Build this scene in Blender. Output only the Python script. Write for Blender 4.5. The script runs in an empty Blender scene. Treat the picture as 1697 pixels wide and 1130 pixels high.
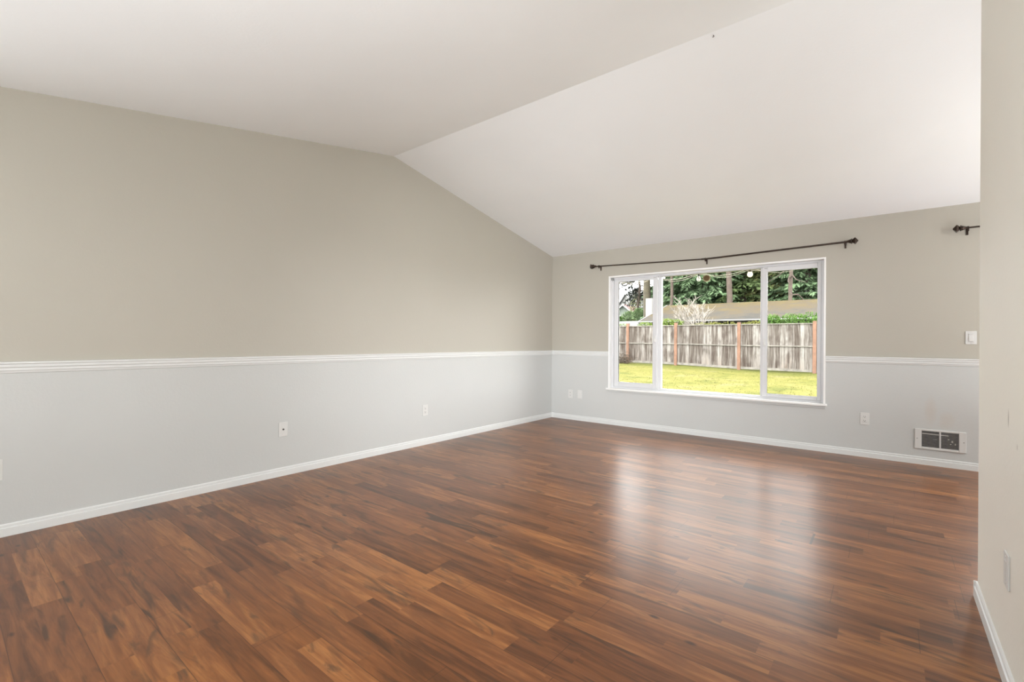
import bpy, math, random
from mathutils import Vector, Matrix
random.seed(7)
PI = math.pi

# ------------------------------------------------------------------ camera, world, lights
scene = bpy.context.scene
col = scene.collection
YAW, PITCH, ROLL, FPX = 0.6774, -0.0001, 0.0061, 777.17
CAM = Vector((4.0245, -5.9818, 1.16))
fw = Vector((-math.sin(YAW)*math.cos(PITCH), math.cos(YAW)*math.cos(PITCH), math.sin(PITCH)))
r0 = Vector((math.cos(YAW), math.sin(YAW), 0.0))
u0 = r0.cross(fw)
rt = r0*math.cos(ROLL) + u0*math.sin(ROLL)
up = u0*math.cos(ROLL) - r0*math.sin(ROLL)
cd = bpy.data.cameras.new('camera')
cam = bpy.data.objects.new('camera', cd)
col.objects.link(cam)
cam.matrix_world = Matrix(((rt.x, up.x, -fw.x, CAM.x), (rt.y, up.y, -fw.y, CAM.y), (rt.z, up.z, -fw.z, CAM.z), (0, 0, 0, 1)))
cd.sensor_width = 36.0
cd.lens = FPX/1697*36.0
cd.clip_start = 0.02
cd.clip_end = 500
scene.camera = cam


def at(px, py, Y):
    """the point of the place at distance Y beyond the window wall that is seen at a photo pixel"""
    d = fw + rt*((px-848.5)/FPX) - up*((py-565)/FPX)
    return CAM + d*((Y-CAM.y)/d.y)


w = bpy.data.worlds.new('overcast_sky')
scene.world = w
w.use_nodes = True
bg = w.node_tree.nodes['Background']
bg.inputs[0].default_value = (0.98, 0.985, 0.97, 1)
bg.inputs[1].default_value = 9.0
vs = scene.view_settings
vs.view_transform = 'Standard'
vs.look = 'None'
vs.exposure = 0.17
vs.gamma = 1.0
vs.use_curve_mapping = False


def light(name, kind, loc, power, color=(1, 1, 1), rot=(0, 0, 0), size=None, radius=None, angle=None, spread=None):
    l = bpy.data.lights.new(name, kind)
    l.energy = power
    l.color = color
    if size:
        l.shape = 'RECTANGLE'
        l.size, l.size_y = size
    if radius is not None:
        l.shadow_soft_size = radius
    if angle is not None:
        l.angle = angle
    if spread is not None:
        l.spread = spread
    o = bpy.data.objects.new(name, l)
    o.location = loc
    o.rotation_euler = rot
    col.objects.link(o)
    return o


# hazy sun from behind the house, dining lamp, and unseen area fills added to brighten the room
light('hazy_sun', 'SUN', (0, -10, 12), 3.0, (1.0, 0.97, 0.92), (math.radians(42), 0, math.radians(-25)), angle=math.radians(25))
light('dining_lamp', 'POINT', (6.0, -1.5, 2.15), 36, (1.0, 0.95, 0.9), radius=0.08)
light('dining_side_fill', 'AREA', (7.5, -1.5, 1.25), 46, (0.93, 0.97, 1.0), (0, math.radians(90), 0), size=(1.9, 2.8))  # added fill panel; the right wall has no window
light('dining_upward_fill', 'AREA', (6.1, -1.9, 0.4), 42, (0.95, 0.98, 1.0), (math.radians(180), 0, 0), size=(2.2, 2.2))  # added upward fill, kept out of view behind the near wall
light('rear_overhead_fill', 'AREA', (2.6, -6.75, 2.36), 30, (0.96, 0.98, 1.0), (0, 0, 0), size=(0.9, 0.9))  # unseen overhead fill added behind the camera
light('rear_upward_fill', 'AREA', (3.3, -6.70, 0.35), 86, (0.95, 0.98, 1.0), (math.radians(180), 0, 0), size=(1.6, 1.2))  # added fill behind the camera, bounced off the near ceiling slope
light('rear_aimed_fill', 'AREA', (3.6, -7.2, 1.6), 31, (0.97, 0.985, 1.0), Vector((-2.9, 7.2, -.8)).to_track_quat('-Z', 'Y').to_euler(), size=(0.9, 0.9), spread=math.radians(56))  # added narrow fill, aimed to brighten the window wall
light('rear_side_fill', 'AREA', (0.06, -6.7, 1.3), 9, (0.97, 0.985, 1.0), (0, math.radians(-90), 0), size=(1.7, 1.4))  # added fill to brighten the near wall; no window opens here

# ------------------------------------------------------------------ material helpers
K = 1.0                                              # all outdoor albedos are scaled by this further down


def kc(c):
    return tuple(x*K for x in c[:3])


class NT:
    def __init__(s, name):
        s.m = bpy.data.materials.new(name)
        s.m.use_nodes = True
        s.t = s.m.node_tree
        s.b = s.t.nodes['Principled BSDF']

    def n(s, kind, **kw):
        x = s.t.nodes.new(kind)
        for k, v in kw.items():
            setattr(x, k, v)
        return x

    def l(s, a, b):
        s.t.links.new(a, b)

    def math(s, op, a, b=None, c=None):
        x = s.n('ShaderNodeMath', operation=op)
        for i, v in enumerate((a, b, c)):
            if v is None:
                continue
            if isinstance(v, (int, float)):
                x.inputs[i].default_value = v
            else:
                s.l(v, x.inputs[i])
        return x.outputs[0]

    def mix(s, fac, a, b, blend='MIX'):
        x = s.n('ShaderNodeMix', data_type='RGBA', blend_type=blend)
        for i, v in ((0, fac), (6, a), (7, b)):
            if isinstance(v, (int, float)):
                x.inputs[i].default_value = v
            elif isinstance(v, tuple):
                x.inputs[i].default_value = (*kc(v), 1)
            else:
                s.l(v, x.inputs[i])
        return x.outputs[2]

    def noise(s, vec, scale, detail=3, rough=0.5, dist=0.0):
        x = s.n('ShaderNodeTexNoise')
        x.inputs['Scale'].default_value = scale
        x.inputs['Detail'].default_value = detail
        x.inputs['Roughness'].default_value = rough
        x.inputs['Distortion'].default_value = dist
        if vec is not None:
            s.l(vec, x.inputs['Vector'])
        return x.outputs['Fac']

    def ramp(s, fac, stops):
        x = s.n('ShaderNodeValToRGB')
        e = x.color_ramp.elements
        while len(e) < len(stops):
            e.new(0.5)
        for i, (p, c) in enumerate(stops):
            e[i].position = p
            e[i].color = (*kc(c), 1)
        s.l(fac, x.inputs[0])
        return x.outputs[0]

    def rng(s, v, a, b, c, d):
        x = s.n('ShaderNodeMapRange')
        s.l(v, x.inputs[0])
        for i, k in enumerate((a, b, c, d)):
            x.inputs[i+1].default_value = k
        return x.outputs[0]

    def bump(s, h, strength, dist=0.002):
        x = s.n('ShaderNodeBump')
        x.inputs['Strength'].default_value = strength
        x.inputs['Distance'].default_value = dist
        s.l(h, x.inputs['Height'])
        s.l(x.outputs[0], s.b.inputs['Normal'])

    def pos(s):
        return s.n('ShaderNodeNewGeometry').outputs['Position']

    def objc(s):
        return s.n('ShaderNodeTexCoord').outputs['Object']

    def sep(s, v):
        x = s.n('ShaderNodeSeparateXYZ')
        s.l(v, x.inputs[0])
        return x.outputs

    def comb(s, a, b, c):
        x = s.n('ShaderNodeCombineXYZ')
        for i, v in enumerate((a, b, c)):
            if isinstance(v, (int, float)):
                x.inputs[i].default_value = v
            else:
                s.l(v, x.inputs[i])
        return x.outputs[0]

    def base(s, c):
        if isinstance(c, tuple):
            s.b.inputs['Base Color'].default_value = (*kc(c), 1)
        else:
            s.l(c, s.b.inputs['Base Color'])


def simple(name, c, rough=0.5, metal=0.0, var=0.0, scale=8.0, bump=0.0, spec=None):
    t = NT(name)
    if var:
        f = t.noise(t.objc(), scale, 4, 0.6)
        lo = tuple(x*(1-var) for x in c)
        hi = tuple(min(1, x*(1+var)) for x in c)
        t.base(t.ramp(f, [(0.3, lo), (0.7, hi)]))
        if bump:
            t.bump(f, bump, 0.01)
    else:
        t.base(c)
    t.b.inputs['Roughness'].default_value = rough
    t.b.inputs['Metallic'].default_value = metal
    if spec is not None:
        t.b.inputs['Specular IOR Level'].default_value = spec
    return t.m


def paint(name, low, high, split=None, rough=0.6, smudge=False):
    """orange-peel wall paint; lower colour up to the chair rail, upper colour above it"""
    t = NT(name)
    P = t.pos()
    o = t.sep(P)
    if split is None:
        c = t.mix(0.0, low, low)
    else:
        c = t.mix(t.math('GREATER_THAN', o[2], split), low, high)
    n = t.noise(P, 1.3, 3, 0.5)
    c = t.mix(1.0, c, t.ramp(n, [(0.3, (0.975, 0.975, 0.975)), (0.7, (1, 1, 1))]), 'MULTIPLY')
    for sm in (smudge or []):
        (ax, a0, ar), (bx, b0, br), amt, tint = sm
        d = t.math('ADD', t.math('POWER', t.math('DIVIDE', t.math('SUBTRACT', o[ax], a0), ar), 2.0),
                   t.math('POWER', t.math('DIVIDE', t.math('SUBTRACT', o[bx], b0), br), 2.0))
        f = t.rng(t.math('ADD', d, t.math('MULTIPLY', t.noise(P, 14, 3), 0.8)), 0.3, 1.5, amt, 0.0)
        c = t.mix(f, c, tint)
    t.base(c)
    h = t.noise(P, 55, 3, 0.55)
    t.bump(h, 0.16, 0.004)
    t.b.inputs['Roughness'].default_value = rough
    t.b.inputs['Specular IOR Level'].default_value = 0.35
    return t.m


WHITE = (0.568, 0.580, 0.572)
TAUPE = (0.458, 0.434, 0.378)
M = {}
M['wall'] = paint('two_tone_wall_paint', WHITE, TAUPE, 0.99, 0.5,
                  smudge=[((0, 4.335, 0.05), (2, 0.52, 0.14), 0.35, (0.55, 0.47, 0.40)),
                          ((0, 4.45, 0.06), (2, 0.43, 0.10), 0.32, (0.55, 0.47, 0.40))])
M['near'] = paint('lit_taupe_wall_paint', (0.86, 0.842, 0.775), TAUPE, None, 0.5,  # taupe lightened in the colour to stand for stronger light on this wall
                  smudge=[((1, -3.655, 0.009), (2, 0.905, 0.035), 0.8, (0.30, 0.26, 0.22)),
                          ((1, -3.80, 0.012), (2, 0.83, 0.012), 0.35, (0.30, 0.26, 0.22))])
M['ceiling'] = paint('ceiling_paint', (0.885, 0.905, 0.92), (0, 0, 0), None, 0.8)
M['trim'] = simple('white_trim_paint', (0.70, 0.715, 0.71), 0.35)
M['sill'] = simple('bright_white_sill_paint', (0.86, 0.86, 0.85), 0.35)
M['vinyl'] = simple('white_vinyl', (0.66, 0.665, 0.68), 0.35)
M['plastic'] = simple('white_plastic', (0.66, 0.66, 0.645), 0.35)
M['grey'] = simple('grey_plastic', (0.30, 0.31, 0.30), 0.5)
M['slot'] = simple('dark_slot', (0.03, 0.03, 0.03), 0.6)
M['shadow_gap'] = simple('dark_gasket', (0.06, 0.055, 0.05), 0.7)
M['bronze'] = simple('dark_bronze', (0.045, 0.030, 0.022), 0.38, 0.6, 0.25, 30)
M['grille'] = simple('brushed_grille', (0.52, 0.51, 0.49), 0.35, 0.5)
M['inside'] = simple('heater_inside', (0.05, 0.047, 0.045), 0.6, 0.2)
M['metal'] = simple('bare_metal', (0.70, 0.69, 0.66), 0.3, 0.9)

g = NT('window_glass')
g.t.nodes.remove(g.b)
tr = g.n('ShaderNodeBsdfTransparent')
gl = g.n('ShaderNodeBsdfGlossy')
gl.inputs['Roughness'].default_value = 0.0
fr = g.n('ShaderNodeFresnel')
fr.inputs['IOR'].default_value = 1.07
mx = g.n('ShaderNodeMixShader')
g.l(fr.outputs[0], mx.inputs[0])
g.l(tr.outputs[0], mx.inputs[1])
g.l(gl.outputs[0], mx.inputs[2])
g.l(mx.outputs[0], g.t.nodes['Material Output'].inputs[0])
M['glass'] = g.m


def floor_mat():
    t = NT('laminate_floor')
    P = t.pos()
    o = t.sep(P)
    SW = 0.0975                                     # strip width, two strips to a plank, planks run along x
    v = t.math('DIVIDE', t.math('ADD', o[1], 20.0+0.032), SW)
    row = t.math('FLOOR', v)
    prow = t.math('FLOOR', t.math('DIVIDE', v, 2.0))

    def rnd(a, b, k):
        x = t.n('ShaderNodeTexWhiteNoise', noise_dimensions='3D')
        t.l(t.comb(a, b, k), x.inputs[0])
        return x.outputs['Value'], x.outputs['Color']
    r1, _ = rnd(row, 0.0, 1.0)
    L = t.math('ADD', 0.62, t.math('MULTIPLY', r1, 0.45))
    u = t.math('ADD', t.math('DIVIDE', t.math('ADD', o[0], 20.0), L), t.math('MULTIPLY', r1, 31.7))
    cell = t.math('FLOOR', u)
    rv, rc = rnd(row, cell, 3.0)
    rs = t.sep(rc)
    # grain coordinates shifted per strip
    gx = t.math('ADD', o[0], t.math('MULTIPLY', rs[0], 17.0))
    gy = t.math('ADD', o[1], t.math('MULTIPLY', rs[1], 9.0))
    big = t.noise(t.comb(t.math('MULTIPLY', gx, 1.6), t.math('MULTIPLY', gy, 17.0), rv), 1.4, 4, 0.62, 0.9)
    fine = t.noise(t.comb(t.math('MULTIPLY', gx, 5.0), t.math('MULTIPLY', gy, 90.0), 0.0), 1.6, 3, 0.6, 0.2)
    ring = t.noise(t.comb(t.math('MULTIPLY', gx, 2.2), t.math('MULTIPLY', gy, 16.0), 3.3), 1.0, 2, 0.5, 1.4)
    tone = t.math('ADD', t.math('MULTIPLY', t.math('SUBTRACT', rv, 0.5), 0.36), big)
    c = t.ramp(tone, [(0.24, (0.085, 0.032, 0.012)), (0.42, (0.165, 0.060, 0.020)), (0.56, (0.215, 0.080, 0.026)), (0.76, (0.340, 0.140, 0.045))])
    hue = t.mix(t.math('MULTIPLY', rs[2], 0.45), c, t.mix(1.0, c, (0.92, 0.98, 1.25), 'MULTIPLY'))
    c = t.mix(t.rng(fine, 0.35, 0.75, 0.0, 0.30), hue, (0.075, 0.030, 0.014))
    # dark mineral streaks following the grain, stronger on some strips
    st = t.math('MULTIPLY', t.rng(ring, 0.55, 0.68, 0.0, 1.0), t.rng(rs[1], 0.30, 0.90, 0.08, 0.88))
    c = t.mix(st, c, (0.045, 0.024, 0.014))
    dk = t.noise(t.comb(t.math('MULTIPLY', gx, 1.9), t.math('MULTIPLY', gy, 9.0), 8.0), 1.3, 4, 0.6, 1.6)
    c = t.mix(t.math('MULTIPLY', t.rng(dk, 0.55, 0.66, 0.0, 0.75), t.rng(rs[0], 0.25, 0.75, 0.1, 1.0)), c, (0.075, 0.040, 0.022))
    # small knots
    vo = t.n('ShaderNodeTexVoronoi')
    vo.inputs['Scale'].default_value = 1.0
    t.l(t.comb(t.math('MULTIPLY', o[0], 3.2), t.math('MULTIPLY', o[1], 6.5), 0.0), vo.inputs['Vector'])
    kn = t.rng(t.math('ADD', vo.outputs['Distance'], t.math('MULTIPLY', fine, 0.05)), 0.06, 0.12, 0.85, 0.0)
    c = t.mix(kn, c, (0.028, 0.014, 0.009))
    # joints: bevel between planks, end joints of planks
    fy = t.math('FRACT', t.math('DIVIDE', v, 2.0))
    dy = t.math('MULTIPLY', t.math('MINIMUM', fy, t.math('SUBTRACT', 1.0, fy)), 2*SW)
    r2, _ = rnd(prow, 5.0, 7.0)
    ux = t.math('FRACT', t.math('ADD', t.math('DIVIDE', t.math('ADD', o[0], 20.0), 1.285), t.math('MULTIPLY', r2, 9.1)))
    dx = t.math('MULTIPLY', t.math('MINIMUM', ux, t.math('SUBTRACT', 1.0, ux)), 1.285)
    jn = t.rng(t.math('MINIMUM', dy, dx), 0.0004, 0.0016, 1.0, 0.0)
    c = t.mix(t.math('MULTIPLY', jn, 0.75), c, (0.03, 0.014, 0.008))
    # a chipped plank end and a scuff

    def boxm(x, y, hx, hy):
        a = t.math('LESS_THAN', t.math('ABSOLUTE', t.math('SUBTRACT', o[0], x)), hx)
        b = t.math('LESS_THAN', t.math('ABSOLUTE', t.math('SUBTRACT', o[1], y)), hy)
        return t.math('MULTIPLY', a, b)
    ch = t.math('ADD', boxm(3.676, -2.70, 0.006, 0.095), t.math('MULTIPLY', boxm(3.55, -2.855, 0.045, 0.012), t.rng(fine, 0.4, 0.5, 0.0, 1.0)))
    ch = t.math('ADD', ch, t.math('MULTIPLY', boxm(2.93, -3.37, 0.07, 0.010), t.rng(fine, 0.4, 0.5, 0.0, 0.5)))
    c = t.mix(t.math('MINIMUM', ch, 0.8), c, (0.03, 0.018, 0.012))
    t.base(c)
    t.b.inputs['Roughness'].default_value = 0.27
    t.l(t.rng(t.noise(P, 1.7, 4, 0.6), 0.3, 0.7, 0.282, 0.31), t.b.inputs['Roughness'])
    t.b.inputs['IOR'].default_value = 1.40
    h = t.math('SUBTRACT', t.math('MULTIPLY', t.noise(P, 4.0, 1), 1.5), t.math('MULTIPLY', jn, 0.5))
    t.bump(h, 0.12, 0.0012)
    return t.m


M['floor'] = floor_mat()

# ------------------------------------------------------------------ mesh helpers


class MB:
    def __init__(s):
        s.v, s.f = [], []

    def add(s, vs_, fs):
        k = len(s.v)
        s.v += [tuple(p) for p in vs_]
        s.f += [tuple(i+k for i in f) for f in fs]
        return s

    def box(s, x0, x1, y0, y1, z0, z1):
        vv = [(x0, y0, z0), (x1, y0, z0), (x1, y1, z0), (x0, y1, z0), (x0, y0, z1), (x1, y0, z1), (x1, y1, z1), (x0, y1, z1)]
        return s.add(vv, [(3, 2, 1, 0), (4, 5, 6, 7), (0, 1, 5, 4), (1, 2, 6, 5), (2, 3, 7, 6), (3, 0, 4, 7)])

    def prism(s, poly, fn, a, b):
        """poly of 2d points swept from a to b; fn(u, v, t) -> 3d"""
        n = len(poly)
        vv = [fn(u, v, a) for u, v in poly] + [fn(u, v, b) for u, v in poly]
        ff = [(i, (i+1) % n, n+(i+1) % n, n+i) for i in range(n)]
        return s.add(vv, ff + [tuple(range(n-1, -1, -1)), tuple(range(n, 2*n))])

    def tube(s, pts, rad, n=8, cap=True):
        pts = [Vector(p) for p in pts]
        rr = rad if isinstance(rad, (list, tuple)) else [rad]*len(pts)
        k = len(s.v)
        ref = None
        for i, p in enumerate(pts):
            d = (pts[min(i+1, len(pts)-1)] - pts[max(i-1, 0)])
            if d.length < 1e-9:
                d = Vector((0, 0, 1))
            d.normalize()
            if ref is None:
                ref = Vector((0, 0, 1)) if abs(d.z) < 0.9 else Vector((1, 0, 0))
            a = d.cross(ref).normalized()
            b = d.cross(a).normalized()
            for j in range(n):
                t = 2*PI*j/n + PI/4
                s.v.append(tuple(p + (a*math.cos(t) + b*math.sin(t))*rr[i]))
        for i in range(len(pts)-1):
            for j in range(n):
                s.f.append((k+i*n+j, k+i*n+(j+1) % n, k+(i+1)*n+(j+1) % n, k+(i+1)*n+j))
        if cap:
            s.f.append(tuple(k+j for j in range(n)))
            e = k+(len(pts)-1)*n
            s.f.append(tuple(e+j for j in range(n-1, -1, -1)))
        return s

    def leaf(s, c, d, n, L, W):
        """a small pointed leaf or needle spray at c along d"""
        side = d.cross(n)
        if side.length < 1e-6:
            side = Vector((1, 0, 0))
        side = side.normalized()*W*0.5
        return s.add([c, c+d*L*0.45+side, c+d*L, c+d*L*0.45-side], [(0, 1, 2, 3)])

    def build(s, name, mat, parent=None, smooth=False, bevel=0.0, seg=2):
        me = bpy.data.meshes.new(name)
        me.from_pydata(s.v, [], s.f)
        me.validate()
        me.update()
        me.materials.append(mat)
        if smooth:
            me.polygons.foreach_set('use_smooth', [True]*len(me.polygons))
        o = bpy.data.objects.new(name, me)
        col.objects.link(o)
        if parent is not None:
            o.parent = parent
        if bevel:
            b = o.modifiers.new('bevel', 'BEVEL')
            b.width = bevel
            b.segments = seg
            b.limit_method = 'ANGLE'
        return o


def tag(o, label=None, cat=None, group=None, kind=None):
    if label:
        o['label'] = label
    if cat:
        o['category'] = cat
    if group:
        o['group'] = group
    if kind:
        o['kind'] = kind
    return o


def empty(name, loc, label, cat, group=None, kind=None, rot=0.0):
    o = bpy.data.objects.new(name, None)
    o.location = loc
    o.rotation_euler = (0, 0, rot)
    o.empty_display_size = 0.1
    col.objects.link(o)
    return tag(o, label, cat, group, kind)


# ------------------------------------------------------------------ room shell
XR, YB = 7.6, -7.6                                   # far right wall and rear wall of the space
YA, ZW, ZA, SL = -2.9599, 2.4486, 3.0726, 0.1643
ZB = ZA - SL*(YA-YB)
WX0, WX1, WZ0, WZ1 = 0.965, 3.485, 0.505, 2.06       # picture window opening
DX0, DX1, DZ1 = 4.80, 6.90, 2.06                     # patio door opening, hidden behind the near wall
TH = 0.15
tag(MB().box(-0.12, XR+0.12, YB-0.12, TH, -0.12, 0.0).build('floor', M['floor']), 'reddish brown laminate plank floor with worn gloss', 'floor', kind='structure')


def prof(u, v, t):
    return (t, u, v)


gable = [(TH, -0.12), (TH, ZW+0.0), (0, ZW), (YA, ZA), (YB, ZB), (YB-0.12, ZB), (YB-0.12, -0.12)]
tag(MB().prism(gable, prof, -0.12, 0.0).build('wall_left', M['wall']), 'long left wall, taupe above a white chair rail and white below', 'wall', kind='structure')
tag(MB().prism(gable, prof, XR, XR+0.12).build('wall_right', M['wall']), 'far right wall of the dining end', 'wall', kind='structure')
b = MB()
for x0, x1, z0, z1 in ((0, WX0, 0, ZW), (WX0, WX1, 0, WZ0), (WX0, WX1, WZ1, ZW), (WX1, DX0, 0, ZW), (DX0, DX1, DZ1, ZW), (DX1, XR, 0, ZW)):
    b.box(x0, x1, 0, TH, z0, z1)
tag(b.build('wall_back', M['wall']), 'window wall, taupe above the chair rail and white below', 'wall', kind='structure')
tag(MB().box(0, XR, YB-0.12, YB, 0, ZB).build('wall_front', M['wall']), 'rear wall behind the camera', 'wall', kind='structure')
cl = [(TH+0.3, ZW+0.0), (0, ZW), (YA, ZA), (YB-0.12, ZB-SL*0.12), (YB-0.12, ZB+0.15), (YA, ZA+0.15), (TH+0.3, ZW+0.15)]
tag(MB().prism(cl, prof, -0.3, XR+0.3).build('ceiling', M['ceiling']), 'white vaulted ceiling meeting at a low ridge', 'ceiling', kind='structure')
NX, NY = 4.345, -2.97                                # near wall: left face and free end
nw = [(NY, 0), (NY, ZA-SL*(YA-NY)), (YB, ZB), (YB, 0)]
tag(MB().prism(nw, prof, NX, NX+0.12).build('wall_near', M['near'], bevel=0.006), 'near stub wall at the right edge, its brighter light put into the taupe', 'wall', kind='structure')

# mouldings
BB = [(0, 0), (0.013, 0), (0.013, 0.046), (0.0125, 0.049), (0.008, 0.051), (0.008, 0.066), (0.005, 0.072), (0, 0.072)]
CR = [(0, 0.952), (0.006, 0.954), (0.009, 0.966), (0.013, 0.969), (0.013, 0.984), (0.019, 0.989), (0.0195, 1.006), (0.027, 1.009), (0.027, 1.019), (0, 1.021)]


def mould(name, prf, ax, a, b_, off, sgn, label):
    if ax == 'x':
        fn = lambda u, v, t: (t, off+sgn*u, v)
    else:
        fn = lambda u, v, t: (off+sgn*u, t, v)
    return tag(MB().prism(prf, fn, a, b_).build(name, M['trim']), label, 'trim', kind='structure')


mould('baseboard_left', BB, 'y', YB, 0.0, 0.0, 1, 'white baseboard along the left wall')
mould('baseboard_back', BB, 'x', 0.0, DX0-0.05, 0.0, -1, 'white baseboard below the window')
mould('trim_1', CR, 'y', YB, 0.0, 0.0, 1, 'white chair rail along the left wall')
mould('trim_2', CR, 'x', 0.0, WX0-0.012, 0.0, -1, 'white chair rail left of the window')
mould('trim_3', CR, 'x', WX1+0.012, DX0-0.05, 0.0, -1, 'white chair rail right of the window')
b = MB()
b.prism(BB, lambda u, v, t: (NX-u, t, v), YB, NY+0.0)
b.prism(BB, lambda u, v, t: (t, NY+u, v), NX-0.013, NX+0.133)
b.prism(BB, lambda u, v, t: (NX+0.12+u, t, v), YB, NY)
tag(b.build('baseboard_right', M['trim']), 'white baseboard wrapping the end of the near wall', 'trim', kind='structure')

# ------------------------------------------------------------------ picture window
win = empty('window_1', ((WX0+WX1)/2, 0, WZ0), 'wide white vinyl picture window with two sliding side sashes', 'window', kind='structure')
IV = Vector(win.location)


def wp(mb, name, mat, parent=win, bevel=0.0, **k):
    mb.v = [(x-IV.x, y-IV.y, z-IV.z) for x, y, z in mb.v]
    return mb.build(name, mat, parent, bevel=bevel, **k)


def ring(mb, x0, x1, z0, z1, wl, wr, wb, wt, y0, y1):
    mb.box(x0, x0+wl, y0, y1, z0, z1)
    mb.box(x1-wr, x1, y0, y1, z0, z1)
    mb.box(x0+wl, x1-wr, y0, y1, z0, z0+wb)
    mb.box(x0+wl, x1-wr, y0, y1, z1-wt, z1)
    return mb


b = MB()
ring(b, WX0, WX1, WZ0, WZ1, .006, .006, .006, .006, -0.004, 0.075)
b.box(WX0-0.012, WX0+0.002, -0.006, 0.001, WZ0, WZ1+0.012)
b.box(WX1-0.002, WX1+0.012, -0.006, 0.001, WZ0, WZ1+0.012)
b.box(WX0-0.012, WX1+0.012, -0.0065, 0.001, WZ1-0.002, WZ1+0.013)
wp(b, 'jamb', M['sill'])
b = MB().box(WX0-0.035, WX1+0.03, -0.035, 0.06, WZ0-0.018, WZ0+0.0065)
wp(b, 'sill', M['sill'], bevel=0.005)
b = MB().box(WX0-0.02, WX1+0.015, -0.012, 0.0, WZ0-0.045, WZ0-0.018)
wp(b, 'apron', M['wall'], bevel=0.003)
# outer frame with stepped tracks
b = MB()
ring(b, WX0+.006, WX1-.006, WZ0+.006, WZ1-.006, .030, .030, .022, .024, 0.062, 0.14)
ring(b, WX0+.036, WX1-.036, WZ0+.028, WZ1-.030, .010, .010, .008, .010, 0.075, 0.14)
b.box(1.632, 1.674, 0.082, 0.14, WZ0+.028, WZ1-.03)
b.box(2.856, 2.900, 0.082, 0.14, WZ0+.028, WZ1-.03)
wp(b, 'frame', M['vinyl'], bevel=0.002)


def sash(x0, x1, gx0, gx1, gz0, gz1, y0, y1):
    z0, z1 = WZ0+0.030, WZ1-0.032
    m = ring(MB(), x0, x1, z0, z1, gx0-x0, x1-gx1, gz0-z0, z1-gz1, y0, y1)
    o = wp(m, 'sash', M['vinyl'], bevel=0.004)
    m = ring(MB(), gx0-.012, gx1+.012, gz0-.012, gz1+.012, .012, .012, .012, .012, y0-.003, y1)
    wp(m, 'glazing_bead', M['vinyl'], o)
    m = MB().box(gx0-.004, gx1+.004, (y0+y1)/2, (y0+y1)/2+.004, gz0-.004, gz1+.004)
    wp(m, 'pane', M['glass'], o)
    return o


s1 = sash(1.012, 1.634, 1.077, 1.574, 0.600, 1.987, 0.050, 0.080)
s2 = sash(2.880, 3.450, 2.931, 3.416, 0.575, 1.973, 0.050, 0.080)
m = ring(MB(), 1.667, 2.864, WZ0+.028, WZ1-.030, .010, .010, .009, .010, 0.088, 0.118)
o = wp(m, 'fixed_glazing_bead', M['vinyl'])
wp(MB().box(1.670, 2.860, 0.100, 0.104, WZ0+.030, WZ1-.032), 'pane', M['glass'], o)
# latches on the meeting stiles
m = MB().box(1.592, 1.618, 0.038, 0.052, 1.155, 1.245).box(1.597, 1.612, 0.018, 0.040, 1.165, 1.200)
wp(m, 'latch', M['plastic'], s1, bevel=0.003)
m = MB().box(2.893, 2.915, 0.038, 0.052, 1.12, 1.20).box(2.898, 2.911, 0.022, 0.040, 1.13, 1.16)
wp(m, 'latch', M['plastic'], s2, bevel=0.003)
wp(MB().box(1.585, 1.615, 0.046, 0.052, 2.008, 2.013), 'weep_slot', M['grey'], s1)
wp(MB().box(2.900, 2.930, 0.046, 0.052, 2.008, 2.013), 'weep_slot', M['grey'], s2)
wp(MB().box(0.972, 1.002, 0.030, 0.066, 2.018, 2.050), 'corner_plug', M['grey'], bevel=0.004)

# patio door of the dining end, hidden from the camera by the near wall
dr = empty('door_1', ((DX0+DX1)/2, 0.07, 0), 'white framed sliding patio door of the dining end', 'door', kind='structure')
b = ring(MB(), DX0, DX1, 0.0, DZ1, .06, .06, .08, .06, 0.03, 0.12)
b.box(5.81, 5.89, 0.04, 0.12, 0.08, DZ1-.06)
b.v = [(x-dr.location.x, y-0.07, z) for x, y, z in b.v]
b.build('frame', M['vinyl'], dr)
b = MB().box(DX0+.06, 5.81, 0.07, 0.074, 0.08, DZ1-.06)
b.v = [(x-dr.location.x, y-0.07, z) for x, y, z in b.v]
b.build('pane', M['glass'], dr)
b = MB().box(5.89, DX1-.06, 0.08, 0.084, 0.08, DZ1-.06)
b.v = [(x-dr.location.x, y-0.07, z) for x, y, z in b.v]
b.build('pane', M['glass'], dr)

# ------------------------------------------------------------------ curtain rods


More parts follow.
